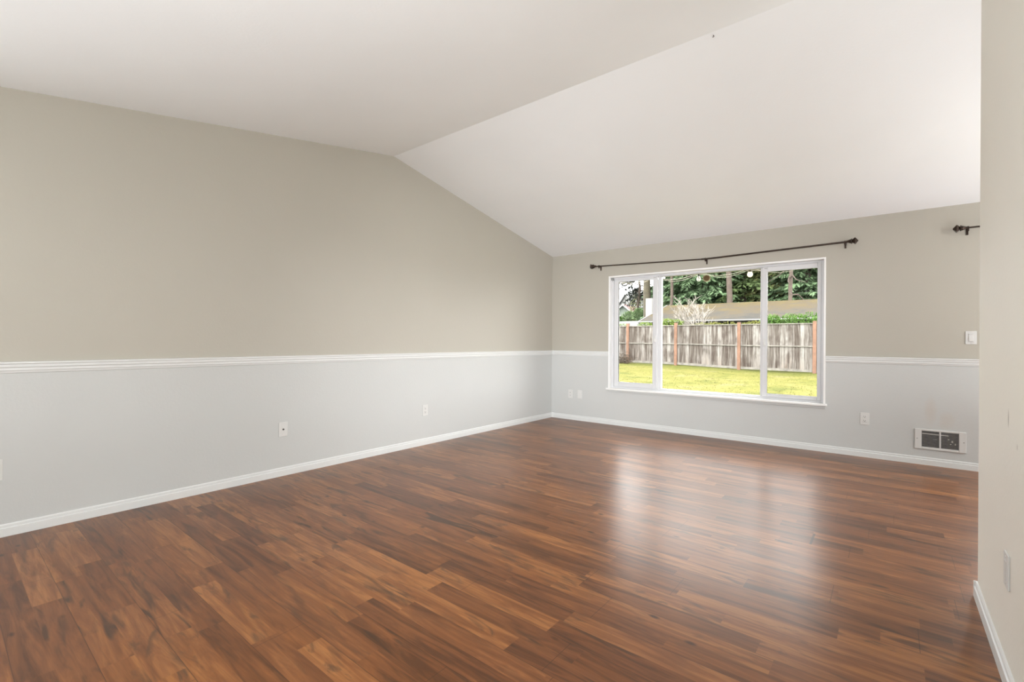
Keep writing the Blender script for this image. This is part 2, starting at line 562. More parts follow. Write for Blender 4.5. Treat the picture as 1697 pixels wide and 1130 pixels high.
def rod(x0, x1, zs, brackets, label):
    """zs: list of (x, z) the rod passes; finial faces at x0 and x1"""
    Y = -0.065
    t = empty('curtain_rod', (x0, 0, zs[0][1]), label, 'curtain rod', 'bronze curtain rods on the window wall')
    lx, lz = x0, zs[0][1]

    def L(mb):
        mb.v = [(x-lx, y, z-lz) for x, y, z in mb.v]
        return mb

    def zz(x):
        for (a, za), (c, zc) in zip(zs, zs[1:]):
            if x <= c:
                return za+(zc-za)*(x-a)/(c-a)
        return zs[-1][1]
    mid = (x0+x1)/2
    L(MB().tube([(x0+.06, Y, zz(x0+.06))]+[(x, Y, z) for x, z in zs if x0+.07 < x < mid]+[(mid+.05, Y, zz(mid+.05))], 0.0075, 14)).build('rod', M['bronze'], t, smooth=False)
    L(MB().tube([(mid, Y, zz(mid))]+[(x, Y, z) for x, z in zs if mid+.01 < x < x1-.07]+[(x1-.06, Y, zz(x1-.06))], 0.0095, 14)).build('outer_rod', M['bronze'], t)
    for s, xe in ((1, x0), (-1, x1)):
        z = zz(xe)
        fm = MB()
        # neck flare, collars, then a four sided diamond
        fm.tube([(xe+s*d, Y, z) for d in (.100, .085, .065, .062)], [.010, .012, .021, .021], 14)
        fm.tube([(xe+s*d, Y, z) for d in (.061, .058, .052, .049)], [.015, .027, .027, .015], 14)
        fm.tube([(xe+s*d, Y, z) for d in (.050, .045, .026, .004, .0)], [.018, .024, .044, .010, .002], 4)
        L(fm).build('finial', M['bronze'], t)
    for bx in brackets:
        z = zz(bx)
        bm = MB().box(bx-.008, bx+.008, -.006, 0, z-.056, z+.006)
        bm.tube([(bx, Y, z-.004), (bx, -.004, z-.004)], .0055, 10)
        bm.tube([(bx, Y+.001, z-.004), (bx, Y+.001, z-.030)], .0085, 12)
        bm.tube([(bx-.007, Y, z), (bx+.007, Y, z)], .0135, 14)
        L(bm).build('bracket', M['bronze'], t)
    return t


rod(0.685, 3.775, [(0.685, 2.226), (2.277, 2.172), (3.775, 2.203)], (0.83, 2.277, 3.665), 'long dark bronze curtain rod with diamond finials above the picture window')
rod(4.475, 7.25, [(4.475, 2.216), (7.25, 2.206)], (4.578, 5.85, 7.15), 'dark bronze curtain rod end sticking out from behind the near wall')

# ------------------------------------------------------------------ wall plates
# built in plate space: u across, v up, w out of the wall


def place(mb, o3, ax):
    """ax 'back': window wall, 'left': left wall, 'near': near wall"""
    f = {'back': lambda u, v, w_: (u, -w_, v), 'left': lambda u, v, w_: (w_, u, v), 'near': lambda u, v, w_: (-w_, u, v)}[ax]
    mb.v = [f(*q) for q in mb.v]
    if ax == 'left':
        mb.f = [tuple(reversed(q)) for q in mb.f]
    return mb


def bx(u0, u1, v0, v1, w0, w1):
    return MB().box(u0, u1, v0, v1, w0, w1)


def wall_plate(kind, loc, ax, label, cat='outlet', group='duplex outlets and plates low on the walls', W=0.075, H=0.122):
    nm = {'duplex': 'outlet', 'coax': 'cable_outlet', 'blank': 'blank_wall_plate', 'rocker': 'light_switch'}[kind]
    t = empty(nm, loc, label, cat, group)
    place(bx(-W/2, W/2, -H/2, H/2, 0, 0.006), loc, ax).build('cover_plate', M['plastic'], t, bevel=0.0025)
    if kind == 'duplex':
        for s in (-1, 1):
            v = s*0.0205
            r = place(bx(-.017, .017, v-.0145, v+.0145, .005, .0085), loc, ax).build('receptacle', M['plastic'], t, bevel=0.003)
            sm = bx(-.0085, -.0055, v+.000, v+.009, .0080, .0089)
            sm.box(.0055, .0085, v+.001, v+.008, .0080, .0089)
            sm.box(-.003, .003, v-.009, v-.0035, .0080, .0089)
            place(sm, loc, ax).build('socket_slot', M['slot'], r)
        sm = MB().tube([(0, 0, .005), (0, 0, .0075)], .003, 10)
        place(sm, loc, ax).build('screw', M['metal'], t)
    elif kind == 'coax':
        sm = MB().tube([(0, 0, .005), (0, 0, .010), (0, 0, .0101), (0, 0, .016)], [.0075, .0075, .0048, .0048], 12)
        place(sm, loc, ax).build('coax_jack', M['inside'], t)
        for s in (-1, 1):
            place(MB().tube([(0, s*.042, .005), (0, s*.042, .0072)], .003, 10), loc, ax).build('screw', M['metal'], t)
    elif kind == 'blank':
        place(bx(-.016, .016, -.033, .033, .005, .0075), loc, ax).build('insert', M['plastic'], t, bevel=0.001)
        for s in (-1, 1):
            place(MB().tube([(0, s*.046, .005), (0, s*.046, .0072)], .003, 10), loc, ax).build('screw', M['metal'], t)
    elif kind == 'rocker':
        f = place(ring3(-.0185, .0185, -.036, .036, .003, .005, .008), loc, ax).build('switch_frame', M['plastic'], t)
        mb = MB()
        mb.add([(-.015, -.032, .006), (.015, -.032, .006), (.015, .032, .006), (-.015, .032, .006),
                (-.015, -.032, .0145), (.015, -.032, .0145), (.015, .032, .0080), (-.015, .032, .0080)],
               [(3, 2, 1, 0), (4, 5, 6, 7), (0, 1, 5, 4), (1, 2, 6, 5), (2, 3, 7, 6), (3, 0, 4, 7)])
        place(mb, loc, ax).build('rocker', M['plastic'], t, bevel=0.001)
        for s in (-1, 1):
            place(MB().tube([(0, s*.048, .005), (0, s*.048, .0072)], .003, 10), loc, ax).build('screw', M['metal'], t)
    return t


def ring3(u0, u1, v0, v1, wd, w0, w1):
    m_ = MB()
    m_.box(u0, u0+wd, v0, v1, w0, w1)
    m_.box(u1-wd, u1, v0, v1, w0, w1)
    m_.box(u0, u1, v0, v0+wd, w0, w1)
    m_.box(u0, u1, v1-wd, v1, w0, w1)
    return m_


wall_plate('coax', (0, -4.087, 0.395), 'left', 'white cable jack plate with dark centre stud on the left wall', 'cable outlet')
wall_plate('duplex', (0, -2.517, 0.382), 'left', 'white duplex outlet on the left wall, farther toward the corner')
wall_plate('duplex', (0, -5.747, 0.392), 'left', 'white outlet plate cut off by the left edge of the photo')
wall_plate('duplex', (0.337, 0, 0.380), 'back', 'white duplex outlet on the window wall nearest the room corner')
wall_plate('blank', (0.498, 0, 0.382), 'back', 'white blank wall plate between corner outlet and window', 'wall plate')
wall_plate('duplex', (3.834, 0, 0.390), 'back', 'white duplex outlet below the chair rail, right of the window')
wall_plate('blank', (NX, -3.665, 0.385), 'near', 'cream wall plate seen nearly edge on, on the near wall', 'wall plate', W=0.075, H=0.118)
wall_plate('rocker', (4.608, 0, 1.215), 'back', 'white rocker light switch above the chair rail beside the near wall', 'light switch', group=None)

# ------------------------------------------------------------------ wall heater
ht = empty('wall_heater', (4.401, 0, 0.246), 'white wall heater with two dark louvred openings near the floor', 'heater')
U0, U1, V0, V1 = -.180, .180, -.096, .096
b = MB()
for x0, x1, z0, z1 in ((U0, -.130, V0, V1), (.131, U1, V0, V1), (-.130, .131, V0, -.074), (-.130, .131, .078, V1), (-.005, .007, -.074, .078)):
    b.box(x0, x1, z0, z1, 0, .012)
place(b, 0, 'back').build('cover', M['plastic'], ht, bevel=0.003)
place(bx(-.129, .130, -.073, .077, 0.0005, .0015), 0, 'back').build('housing', M['inside'], ht)
for a0, a1 in ((-.130, -.005), (.007, .131)):
    b = MB()
    n = 13
    for i in range(n):
        z = -.070 + .144*(i+.5)/n
        b.add([(a0, z-.0022, .004), (a1, z-.0022, .004), (a1, z-.0009, .0045), (a0, z-.0009, .0045),
               (a0, z+.0004, .0105), (a1, z+.0004, .0105), (a1, z+.0016, .0100), (a0, z+.0016, .0100)],
              [(3, 2, 1, 0), (4, 5, 6, 7), (0, 1, 5, 4), (1, 2, 6, 5), (2, 3, 7, 6), (3, 0, 4, 7)])
    place(b, 0, 'back').build('louvre_grille', M['grille'], ht)
place(MB().tube([(-.126, .052, .003), (.060, .049, .003)], .0035, 8), 0, 'back').build('heating_rod', M['metal'], ht)
for q in ((.080, .092, -.012, .006), (.055, .066, .010, .018), (.103, .110, -.030, -.018), (.070, .080, -.030, -.024), (-.05, -.018, .000, .004)):
    place(bx(*q, .0015, .0035), 0, 'back').build('terminal', M['metal'], ht)
for s in (-.163, .163):
    place(MB().tube([(s, .002, .011), (s, .002, .0135)], .0035, 10), 0, 'back').build('screw', M['inside'], ht)

# tiny hook beside the ridge
hk = empty('ceiling_hook', (3.164, -2.936, 3.0673), 'tiny dark screw hook in the ceiling just below the ridge', 'hook')
pts = [(0, 0, 0.0), (0, 0, -.005)] + [(0.004*math.sin(a), 0, -.009+0.004*math.cos(a)) for a in [i*0.5 for i in range(0, 10)]]
MB().tube(pts, .0020, 8).build('hook', M['inside'], hk)

# ------------------------------------------------------------------ outside: ground, fence

K = 0.215


def lawn_mat():
    t = NT('mossy_lawn')
    P = t.pos()
    n1 = t.noise(P, 0.9, 5, 0.65, 0.4)
    n2 = t.noise(P, 9.0, 4, 0.7)
    o = t.sep(P)
    c = t.ramp(n1, [(0.30, (0.20, 0.24, 0.045)), (0.43, (0.36, 0.36, 0.075)), (0.56, (0.46, 0.425, 0.11)), (0.70, (0.46, 0.42, 0.20))])
    edge = t.rng(t.math('ADD', o[1], t.math('MULTIPLY', n1, 2.0)), 14.0, 16.2, 0.0, 0.6)
    c = t.mix(edge, c, (0.26, 0.31, 0.07))
    c = t.mix(t.rng(n2, 0.60, 0.72, 0.0, 0.75), c, (0.22, 0.21, 0.07))
    t.base(c)
    t.bump(n2, 0.6, 0.03)
    t.b.inputs['Roughness'].default_value = 0.95
    t.b.inputs['Specular IOR Level'].default_value = 0.1
    return t.m


def gz(x, y):
    k = max(0.0, min(1.0, (y-4)/11.0))
    s = max(0.0, min(1.0, (-x+0.5)/6.5))
    return -0.16 + k*(0.13 + 0.17*s) + 0.02*math.sin(x*1.1+y*0.7)*math.sin(y*0.9)


b = MB()
NXg, NYg = 70, 50
for j in range(NYg+1):
    for i in range(NXg+1):
        x = -22+36*i/NXg
        y = 0.16+17.5*j/NYg
        b.v.append((x, y, gz(x, y)))
for j in range(NYg):
    for i in range(NXg):
        k = j*(NXg+1)+i
        b.f.append((k, k+1, k+NXg+2, k+NXg+1))
tag(b.build('ground', lawn_mat(), smooth=True), 'mossy yellow green lawn of the back yard', 'lawn', kind='structure')
farg = simple('rough_ground', (0.09, 0.12, 0.045), 0.95, 0, 0.5, 0.5)
tag(MB().box(-140, 60, 17.6, 150, -1.0, -0.08).build('far_ground', farg), 'rough green ground beyond the fence', 'ground', kind='structure')

GRASS = simple('grass_blade', (0.36, 0.37, 0.07), 0.8, 0, 0.4, 3)
b = MB()
rg = random.Random(5)
for i in range(5200):
    y = 4+rg.random()**0.8*11.2
    x = -8.5+rg.random()*12.5
    z = gz(x, y)
    for k in range(3):
        a = rg.random()*2*PI
        d = Vector((math.cos(a)*.6, math.sin(a)*.6, 1)).normalized()
        b.leaf(Vector((x+rg.uniform(-.05, .05), y+rg.uniform(-.05, .05), z-.005)), d, Vector((math.sin(a), -math.cos(a), 0)), rg.uniform(.02, .045), .010)
tag(b.build('grass_tufts', GRASS), 'short tufts of grass standing in the mossy lawn', 'grass', kind='stuff')


def board_mat():
    t = NT('weathered_boards')
    P = t.pos()
    o = t.sep(P)
    k = t.math('FLOOR', t.math('DIVIDE', t.math('ADD', o[0], 50.0), 0.139))
    wn = t.n('ShaderNodeTexWhiteNoise', noise_dimensions='1D')
    t.l(k, wn.inputs['W'])
    r = wn.outputs['Value']
    st = t.noise(t.comb(t.math('MULTIPLY', o[0], 22.0), r, t.math('MULTIPLY', o[2], 1.3)), 1.0, 4, 0.65)
    pt = t.noise(t.comb(t.math('MULTIPLY', o[0], 3.0), r, t.math('MULTIPLY', o[2], 1.5)), 1.3, 3, 0.5)
    f = t.math('ADD', t.math('MULTIPLY', t.math('SUBTRACT', r, 0.5), 0.30), st)
    c = t.ramp(f, [(0.28, (0.20, 0.16, 0.13)), (0.43, (0.38, 0.33, 0.29)), (0.56, (0.60, 0.55, 0.50)), (0.72, (0.90, 0.86, 0.80))])
    c = t.mix(t.rng(pt, 0.50, 0.68, 0.0, 0.7), c, (0.17, 0.125, 0.10))
    low = t.rng(o[2], 0.1, 0.75, 1.0, 0.0)
    c = t.mix(t.math('MULTIPLY', t.math('MULTIPLY', low, t.math('GREATER_THAN', r, 0.45)), t.rng(st, 0.45, 0.65, 0.0, 0.55)), c, (0.58, 0.38, 0.25))
    t.base(c)
    t.b.inputs['Roughness'].default_value = 0.9
    t.b.inputs['Specular IOR Level'].default_value = 0.15
    return t.m


BOARD = board_mat()
RAIL = simple('pale_weathered_rail', (0.56, 0.52, 0.45), 0.9, 0, 0.35, 6)
POST = simple('cedar_post', (0.56, 0.29, 0.175), 0.8, 0, 0.22, 5)
CAP = simple('mossy_post_top', (0.33, 0.22, 0.13), 0.9)
FY = 15.5
posts = [-13.9, -11.25, -8.60, -5.945, -3.595, -0.92, 1.78, 4.45, 7.1, 9.75]


def fz(x):
    return gz(x, FY)+0.02


fence = empty('board_fence', (0, FY, 0), 'weathered grey vertical board fence with orange brown posts across the back yard', 'fence')


def fb(mb, name, mat, **k):
    mb.v = [(x, y-FY, z) for x, y, z in mb.v]
    return mb.build(name, mat, fence, **k)


for i, xp in enumerate(posts):
    z0 = fz(xp)
    o = fb(MB().box(xp-.06, xp+.06, FY-.09, FY+.03, z0-.1, 2.0 if xp > -2.5 else 2.03), 'post', POST)
    c = MB().box(xp-.062, xp+.062, FY-.092, FY+.032, 2.0 if xp > -2.5 else 2.03, 2.012 if xp > -2.5 else 2.042)
    fb(c, 'post_top', CAP)
for xa, xb in zip(posts, posts[1:]):
    a, c_ = xa+.06, xb-.06
    za, zb = fz(xa), fz(xb)
    n = max(1, round((c_-a)/.139))
    m_ = MB()
    rb = random.Random(int(xa*100))
    for i in range(n):
        x0 = a+(c_-a)*i/n
        x1 = a+(c_-a)*(i+1)/n
        zg = za+(zb-za)*(i+.5)/n
        dy = rb.uniform(0, .008)
        m_.box(x0+.003, x1-.003, FY-.02+dy, FY-.002+dy, zg+.10, 1.90+rb.uniform(-.006, .006))
    fb(m_, 'board_panel', BOARD)
    top = 1.93

    def slanted(z0a, z0b, h, y0, y1):
        q = MB()
        q.add([(a, y0, z0a), (c_, y0, z0b), (c_, y1, z0b), (a, y1, z0a), (a, y0, z0a+h), (c_, y0, z0b+h), (c_, y1, z0b+h), (a, y1, z0a+h)],
              [(3, 2, 1, 0), (4, 5, 6, 7), (0, 1, 5, 4), (1, 2, 6, 5), (2, 3, 7, 6), (3, 0, 4, 7)])
        return q
    fb(slanted(1.895, 1.895, .035, FY-.06, FY+.03), 'top_rail', RAIL)
    fb(slanted((za+1.9)/2+.05, (zb+1.9)/2+.05, .045, FY-.06, FY-.02), 'middle_rail', RAIL)
    fb(slanted(za+.02, zb+.02, .10, FY-.05, FY-.02), 'bottom_rail', RAIL)

# ------------------------------------------------------------------ vegetation


def leaf_mat(name, c, var=0.35, sc=1.2):
    t = NT(name)
    f = t.noise(t.pos(), sc, 4, 0.7)
    lo = tuple(x*(1-var) for x in c)
    hi = tuple(x*(1+var) for x in c)
    t.base(t.ramp(f, [(0.32, lo), (0.68, hi)]))
    t.b.inputs['Roughness'].default_value = 0.7
    t.b.inputs['Specular IOR Level'].default_value = 0.2
    return t.m


BARK = simple('conifer_bark', (0.25, 0.185, 0.14), 0.9, 0, 0.35, 4, 0.4)
BARKG = simple('mossy_bark', (0.20, 0.17, 0.10), 0.9, 0, 0.4, 3, 0.4)
TWIG = simple('pale_twig', (0.85, 0.76, 0.66), 0.85, 0, 0.2, 3)
NEED = leaf_mat('blue_green_needles', (0.42, 0.66, 0.33), 0.5)
NEED2 = leaf_mat('mid_green_needles', (0.50, 0.72, 0.28), 0.5)
NEED3 = leaf_mat('olive_needles', (0.55, 0.60, 0.24), 0.5)
DARKN = leaf_mat('dark_pine_needles', (0.055, 0.07, 0.05), 0.4)
LIME = leaf_mat('lime_leaves', (0.42, 0.62, 0.10), 0.35, 3)
YELL = leaf_mat('yellow_green_leaves', (0.58, 0.60, 0.14), 0.3, 3)
BRIGHT = leaf_mat('bright_green_leaves', (0.24, 0.50, 0.08), 0.4, 3)
MID = leaf_mat('mid_green_leaves', (0.42, 0.62, 0.28), 0.4, 1.5)


def conifer_mesh(seed, H, zb, R, mat, dens=1.0):
    rr = random.Random(seed)
    b_ = MB()
    z = zb
    while z < H-0.2:
        t = (z-zb)/(H-zb)
        Lb = R*(1-t)**0.75+0.25
        nb = int((6 if t < .7 else 4)*dens)+1
        for k in range(nb):
            a = rr.random()*2*PI
            L_ = Lb*rr.uniform(.7, 1.1)
            d = Vector((math.cos(a), math.sin(a), 0))
            sd = Vector((-d.y, d.x, 0))
            n = int(L_*9)+4
            droop = rr.uniform(.12, .38)
            for i in range(n):
                s = (i+rr.random())/n
                c = d*(L_*s) + Vector((0, 0, z + L_*(0.18*s-droop*s*s*1.6)))
                wdt = .55*L_*(1-s*.75)*rr.uniform(.15, .5)
                for sg in (-1, 1):
                    for q in range(2):
                        cc = c + sd*sg*wdt*rr.random()
                        dd = (d*.55 + sd*sg*rr.uniform(.3, 1.0) + Vector((0, 0, -rr.uniform(.1, .8)))).normalized()
                        nn = Vector((rr.uniform(-.6, .6), rr.uniform(-.6, .6), 1)).normalized()
                        b_.leaf(cc, dd, nn, rr.uniform(.22, .46), rr.uniform(.08, .16))
        z += rr.uniform(.16, .30)/max(dens, .3)
    o_ = b_.build('crown', mat)
    return o_


def trunk_mesh(H, r, seed, mat, stubs=0, name='trunk'):
    rr = random.Random(seed)
    pts, rad = [], []
    for i in range(14):
        t = i/13
        pts.append((0.04*math.sin(i*1.1+seed), 0.04*math.cos(i*.9+seed), -0.4+(H+.2)*t))
        rad.append(r*(1-t*.85)*rr.uniform(.94, 1.06)+.01)
    b_ = MB().tube(pts, rad, 12)
    for i in range(stubs):
        z = 2.5+rr.random()*5
        a = rr.random()*2*PI
        q = [Vector((0, 0, z))]
        L_ = rr.uniform(.8, 2.0)
        for k in range(1, 5):
            s = k/4
            q.append(Vector((math.cos(a+s*.5)*L_*s, math.sin(a+s*.5)*L_*s, z - .5*L_*s*s + .1*math.sin(k*2))))
        b_.tube(q, [.05, .045, .03, .02, .008], 5)
    return b_.build(name, mat)


_src = {}


def tree(key, pos, label, cr, tk, group='tall conifers behind the neighbouring roof', rot=0.0, sc=1.0, name='conifer', cat='tree'):
    """cr: crown args or None, tk: trunk args; meshes are shared between trees of one key"""
    t = empty(name, pos, label, cat, group, rot=rot)
    t.scale = (sc, sc, sc)
    if key not in _src:
        parts = []
        if tk:
            parts.append(trunk_mesh(*tk))
        if cr:
            parts.append(conifer_mesh(*cr))
        _src[key] = parts
        for p in parts:
            p.parent = t
    else:
        for p in _src[key]:
            c = p.copy()
            col.objects.link(c)
            c.parent = t
    return t


A_ = ('A', (11, 12.5, 0.8, 3.6, NEED, 1.0), (12, .30, 1, BARK))
B_ = ('B', (23, 13.0, 0.8, 3.3, NEED2, 1.0), (12.5, .30, 2, BARK))
C_ = ('C', (37, 12.0, 0.8, 3.0, NEED3, .9), (11.5, .28, 3, BARK))


def con(kind, px, Y, label, rot, sc=1.0):
    P = at(px, 560, Y)
    return tree(kind[0], (P.x, Y, -0.1), label, kind[1], kind[2], rot=rot, sc=sc)


con(A_, 1128, 31, 'blue green conifer behind the left end of the brown roof', .3)
con(A_, 1168, 29.5, 'drooping blue green conifer directly behind the hanging wooden disc', 1.4, 1.05)
con(B_, 1148, 37, 'mid green conifer filling the gap behind the two left conifers', 2.2)
con(B_, 1232, 31, 'mid green conifer behind the glowing bulb', .9)
con(A_, 1254, 38, 'blue green conifer between glowing bulb and right mullion, farther back', 2.9)
con(C_, 1286, 32, 'olive green conifer at the left of the right window pane', 3.1)
con(A_, 1338, 30.5, 'blue green conifer at the right end of the right window pane', 4.0)
con(C_, 1206, 39, 'olive conifer in shade behind the thick bare trunk', 4.6)
con(B_, 1318, 40, 'dark green conifer far behind the dead branched trunk', 5.2)
con(B_, 1405, 33, 'mid green conifer standing farthest right behind the mossy roof', 1.9)

# tall firs showing bare trunks in front of the others
H_ = ('H', (51, 14.0, 8.6, 2.2, NEED3, .8), (14.2, .24, 4, BARK, 0))
P = at(1208, 560, 27)
tree('H', (P.x, 27, -0.1), 'thick bare brown trunk left of the glowing bulb', H_[1], H_[2], name='bare_trunk_fir')
P = at(1310.5, 560, 27)
tree('I', (P.x, 27, -0.1), 'slim bare trunk with pale dead branches in the right window pane', (52, 13.0, 8.8, 2.0, NEED3, .8), (13, .15, 6, BARK, 9), name='bare_trunk_fir')
P = at(1072.5, 560, 28)
tree('J', (P.x, 28, -0.1), 'very thick mossy trunk behind the white chimney', (53, 14.5, 9.0, 2.4, NEED3, .8), (14.5, .37, 5, BARKG, 0), name='bare_trunk_fir')
P = at(1112, 560, 27)
tree('K', (P.x, 27, -0.1), 'dark slender trunk left of the bare pale shrub', (54, 12.5, 8.0, 2.0, NEED, .8), (12.5, .14, 8, BARK, 3), name='bare_trunk_fir')


def clump(b_, c, rx, ry, rz, n, L_, rr, upb=0.3):
    for i in range(n):
        v = Vector((rr.gauss(0, 1), rr.gauss(0, 1), rr.gauss(0, 1))).normalized()
        s = rr.uniform(.55, 1.0)
        p = Vector(c)+Vector((v.x*rx*s, v.y*ry*s, v.z*rz*s))
        d = (v+Vector((rr.uniform(-.7, .7), rr.uniform(-.7, .7), rr.uniform(-.4, .7)+upb))).normalized()
        nn = Vector((rr.uniform(-1, 1), rr.uniform(-1, 1), rr.uniform(-1, 1))).normalized()
        b_.leaf(p, d, nn, L_*rr.uniform(.6, 1.3), L_*rr.uniform(.35, .6))


# dark pine with open crown in the left pane
P = at(1057.5, 560, 34)
pn = empty('pine', (P.x, 34, -0.1), 'thin dark pine with open ragged crown against the white sky', 'tree')
rr = random.Random(8)
b = MB().tube([(0, 0, -.3), (.05, 0, 2), (-.1, 0, 4), (.15, 0, 6), (-.05, 0, 8), (0, 0, 9.5)], [.16, .15, .13, .11, .08, .03], 8)
fol = MB()
for i in range(34):
    z = 4.9+rr.random()*4.3
    a = rr.random()*2*PI
    L_ = rr.uniform(.8, 2.2)
    q = [Vector((0, 0, z)), Vector((math.cos(a)*L_*.5, math.sin(a)*L_*.5, z+rr.uniform(-.2, .3))), Vector((math.cos(a+.3)*L_, math.sin(a+.3)*L_, z+rr.uniform(-.3, .5)))]
    b.tube(q, [.045, .03, .012], 5)
    clump(fol, q[2], .48, .48, .26, 85, .24, rr)
    clump(fol, q[1], .32, .32, .18, 30, .20, rr)
b.build('trunk', BARK, pn)
fol.build('needles', DARKN, pn)

# olive column shaped evergreen beside the pine
P = at(1056, 560, 37)
cy = empty('column_evergreen', (P.x, 37, -0.1), 'olive rounded evergreen between far houses and the thick mossy trunk', 'tree')
b = MB()
rr = random.Random(9)
for i in range(14):
    z = 2.6+i*.27
    r_ = .85*math.sin(PI*(.18+.8*i/14))
    clump(b, (0, 0, z), r_, r_, .35, 130, .17, rr)
b.build('foliage', NEED3, cy)
MB().tube([(0, 0, -.3), (0, 0, 5.8)], .1, 7).build('trunk', BARK, cy)


def shrub(name, px, py0, py1, Y, wid, mat, label, n, L_, group, cat='shrub', seed=1, dep=.35):
    """leafy shrub whose crown spans photo rows py0 (top) to py1 at distance Y"""
    top, bot = at(px, py0, Y), at(px, py1, Y)
    t = empty(name, (top.x, Y, -0.08), label, cat, group)
    rr_ = random.Random(seed)
    H = top.z+0.08
    b_ = MB()
    zlo = max(.4, bot.z-.10)
    hz = (H-zlo)
    for k in range(max(3, int(wid*3))):
        cx = rr_.uniform(-.5, .5)*wid
        hh = hz*rr_.uniform(.85, 1.05)*(1-.25*abs(cx/(wid*.5))**3)
        clump(b_, (cx, rr_.uniform(-.15, .15), zlo+hh*.55), .30, dep, hh*.45, n, L_, rr_)
    b_.build('foliage', mat, t)
    s = MB()
    for k in range(max(3, int(wid*2))):
        cx = rr_.uniform(-.4, .4)*wid
        s.tube([(cx*.5, 0, -.1), (cx*.8, .03, zlo*.6), (cx, 0, zlo+hz*.4)], [.025, .018, .008], 5)
    s.build('stem', BARK, t)
    return t


G1 = 'leafy shrubs rising over the fence'
shrub('leafy_shrub', 1296, 520, 538, 16.3, 1.1, BRIGHT, 'bright green shrub over the fence just right of the right mullion', 260, .075, G1, seed=1)
shrub('leafy_shrub', 1334, 517, 538, 16.4, 1.2, BRIGHT, 'tallest bright green shrub over the fence beside the right hand post', 280, .075, G1, seed=2)
shrub('leafy_shrub', 1308, 520, 538, 16.6, 1.9, BRIGHT, 'lower bright green shrub between the two taller ones in the right pane', 260, .075, G1, seed=15)
shrub('leafy_shrub', 1108, 527, 538, 16.4, 1.0, LIME, 'lime green shrub over the fence left of the bare pale shrub', 240, .075, G1, seed=3)
shrub('leafy_shrub', 1200, 532, 539, 16.2, 1.2, YELL, 'low yellow green shrub over the fence below the gutter, middle pane', 170, .06, G1, seed=4)
shrub('leafy_shrub', 1244, 532, 539, 16.2, .8, YELL, 'small yellow green shrub over the fence just left of the right mullion', 160, .06, G1, seed=5)
shrub('leafy_shrub', 1052, 534, 539, 16.4, 1.6, LIME, 'low light green hedge over the fence in the left pane', 170, .06, G1, seed=6)
shrub('leafy_shrub', 1160, 534.5, 539, 16.1, 1.0, YELL, 'thin yellow green growth over the fence below the bare pale shrub', 90, .05, G1, seed=12)
G2 = 'bushes between the far houses'
shrub('leafy_bush', 1066, 508, 530, 30.5, 1.7, MID, 'grey green bush left of the white chimney', 340, .14, G2, seed=7, dep=.8)
shrub('leafy_bush', 1049, 516, 530, 33, 1.9, MID, 'rounded green bush right of the red roofed house', 260, .14, G2, seed=8, dep=.8)
shrub('leafy_bush', 1034, 524, 532, 38, 3.2, BRIGHT, 'low green bush in front of the red roofed house', 230, .16, G2, seed=9, dep=.8)
shrub('leafy_bush', 1104, 493, 512, 28.5, 2.6, MID, 'light green bush above the left end of the brown roof', 380, .16, G2, seed=10, dep=.9)

# bare pale shrub in front of the brown roof
P = at(1149, 560, 17.6)
bs = empty('bare_shrub', (P.x, 17.6, -0.08), 'leafless pale branched shrub in front of the brown roof', 'shrub')
rr = random.Random(21)
b = MB()


def grow(p, d, L_, r_, lvl):
    q = [p]
    n = 4
    for i in range(n):
        d = (d+Vector((rr.uniform(-.18, .18), rr.uniform(-.18, .18), rr.uniform(-.05, .12)))).normalized()
        q.append(q[-1]+d*L_/n)
    b.tube(q, [r_*(1-.12*i) for i in range(n+1)], 4, cap=False)
    if lvl > 0:
        for k in range(3 if lvl > 1 else 4):
            s = q[rr.randint(1, n)]
            nd = (d+Vector((rr.uniform(-.9, .9), rr.uniform(-.7, .7), rr.uniform(-.25, .6)))).normalized()
            grow(s, nd, L_*rr.uniform(.45, .7), r_*.68, lvl-1)


for k in range(11):
    a = k*2*PI/11+.2
    grow(Vector((0, 0, 0.8)), Vector((math.cos(a)*.50, math.sin(a)*.35, 1)).normalized(), rr.uniform(1.2, 1.6), .036, 3)
b.tube([(0, 0, -.1), (0.02, 0, .4), (0, 0, .85)], [.05, .045, .04], 7)
b.build('branches', TWIG, bs)

# brush pile by the fence at the left
P = Vector((-5.9, 14.75, gz(-5.9, 14.75)))
bp = empty('brush_pile', P, 'tangled heap of cut brown branches at the foot of the fence', 'brush pile')
rr = random.Random(31)
b = MB()
for i in range(150):
    c = Vector((rr.gauss(0, .26), rr.gauss(0, .18), abs(rr.gauss(.16, .14))))
    a = rr.random()*2*PI
    el = rr.uniform(-.5, .6)
    d = Vector((math.cos(a)*math.cos(el), math.sin(a)*math.cos(el), math.sin(el)))
    L_ = rr.uniform(.15, .4)
    q = [c-d*L_*.5, c+Vector((0, 0, rr.uniform(.02, .1))), c+d*L_*.5]
    q = [Vector((v.x, v.y, max(.01, v.z))) for v in q]
    b.tube(q, [.006, .012, .009], 5)
b.build('branches', simple('cut_branches', (0.20, 0.14, 0.09), 0.9, 0, 0.6, 9), bp)

# ------------------------------------------------------------------ neighbouring house with the mossy roof


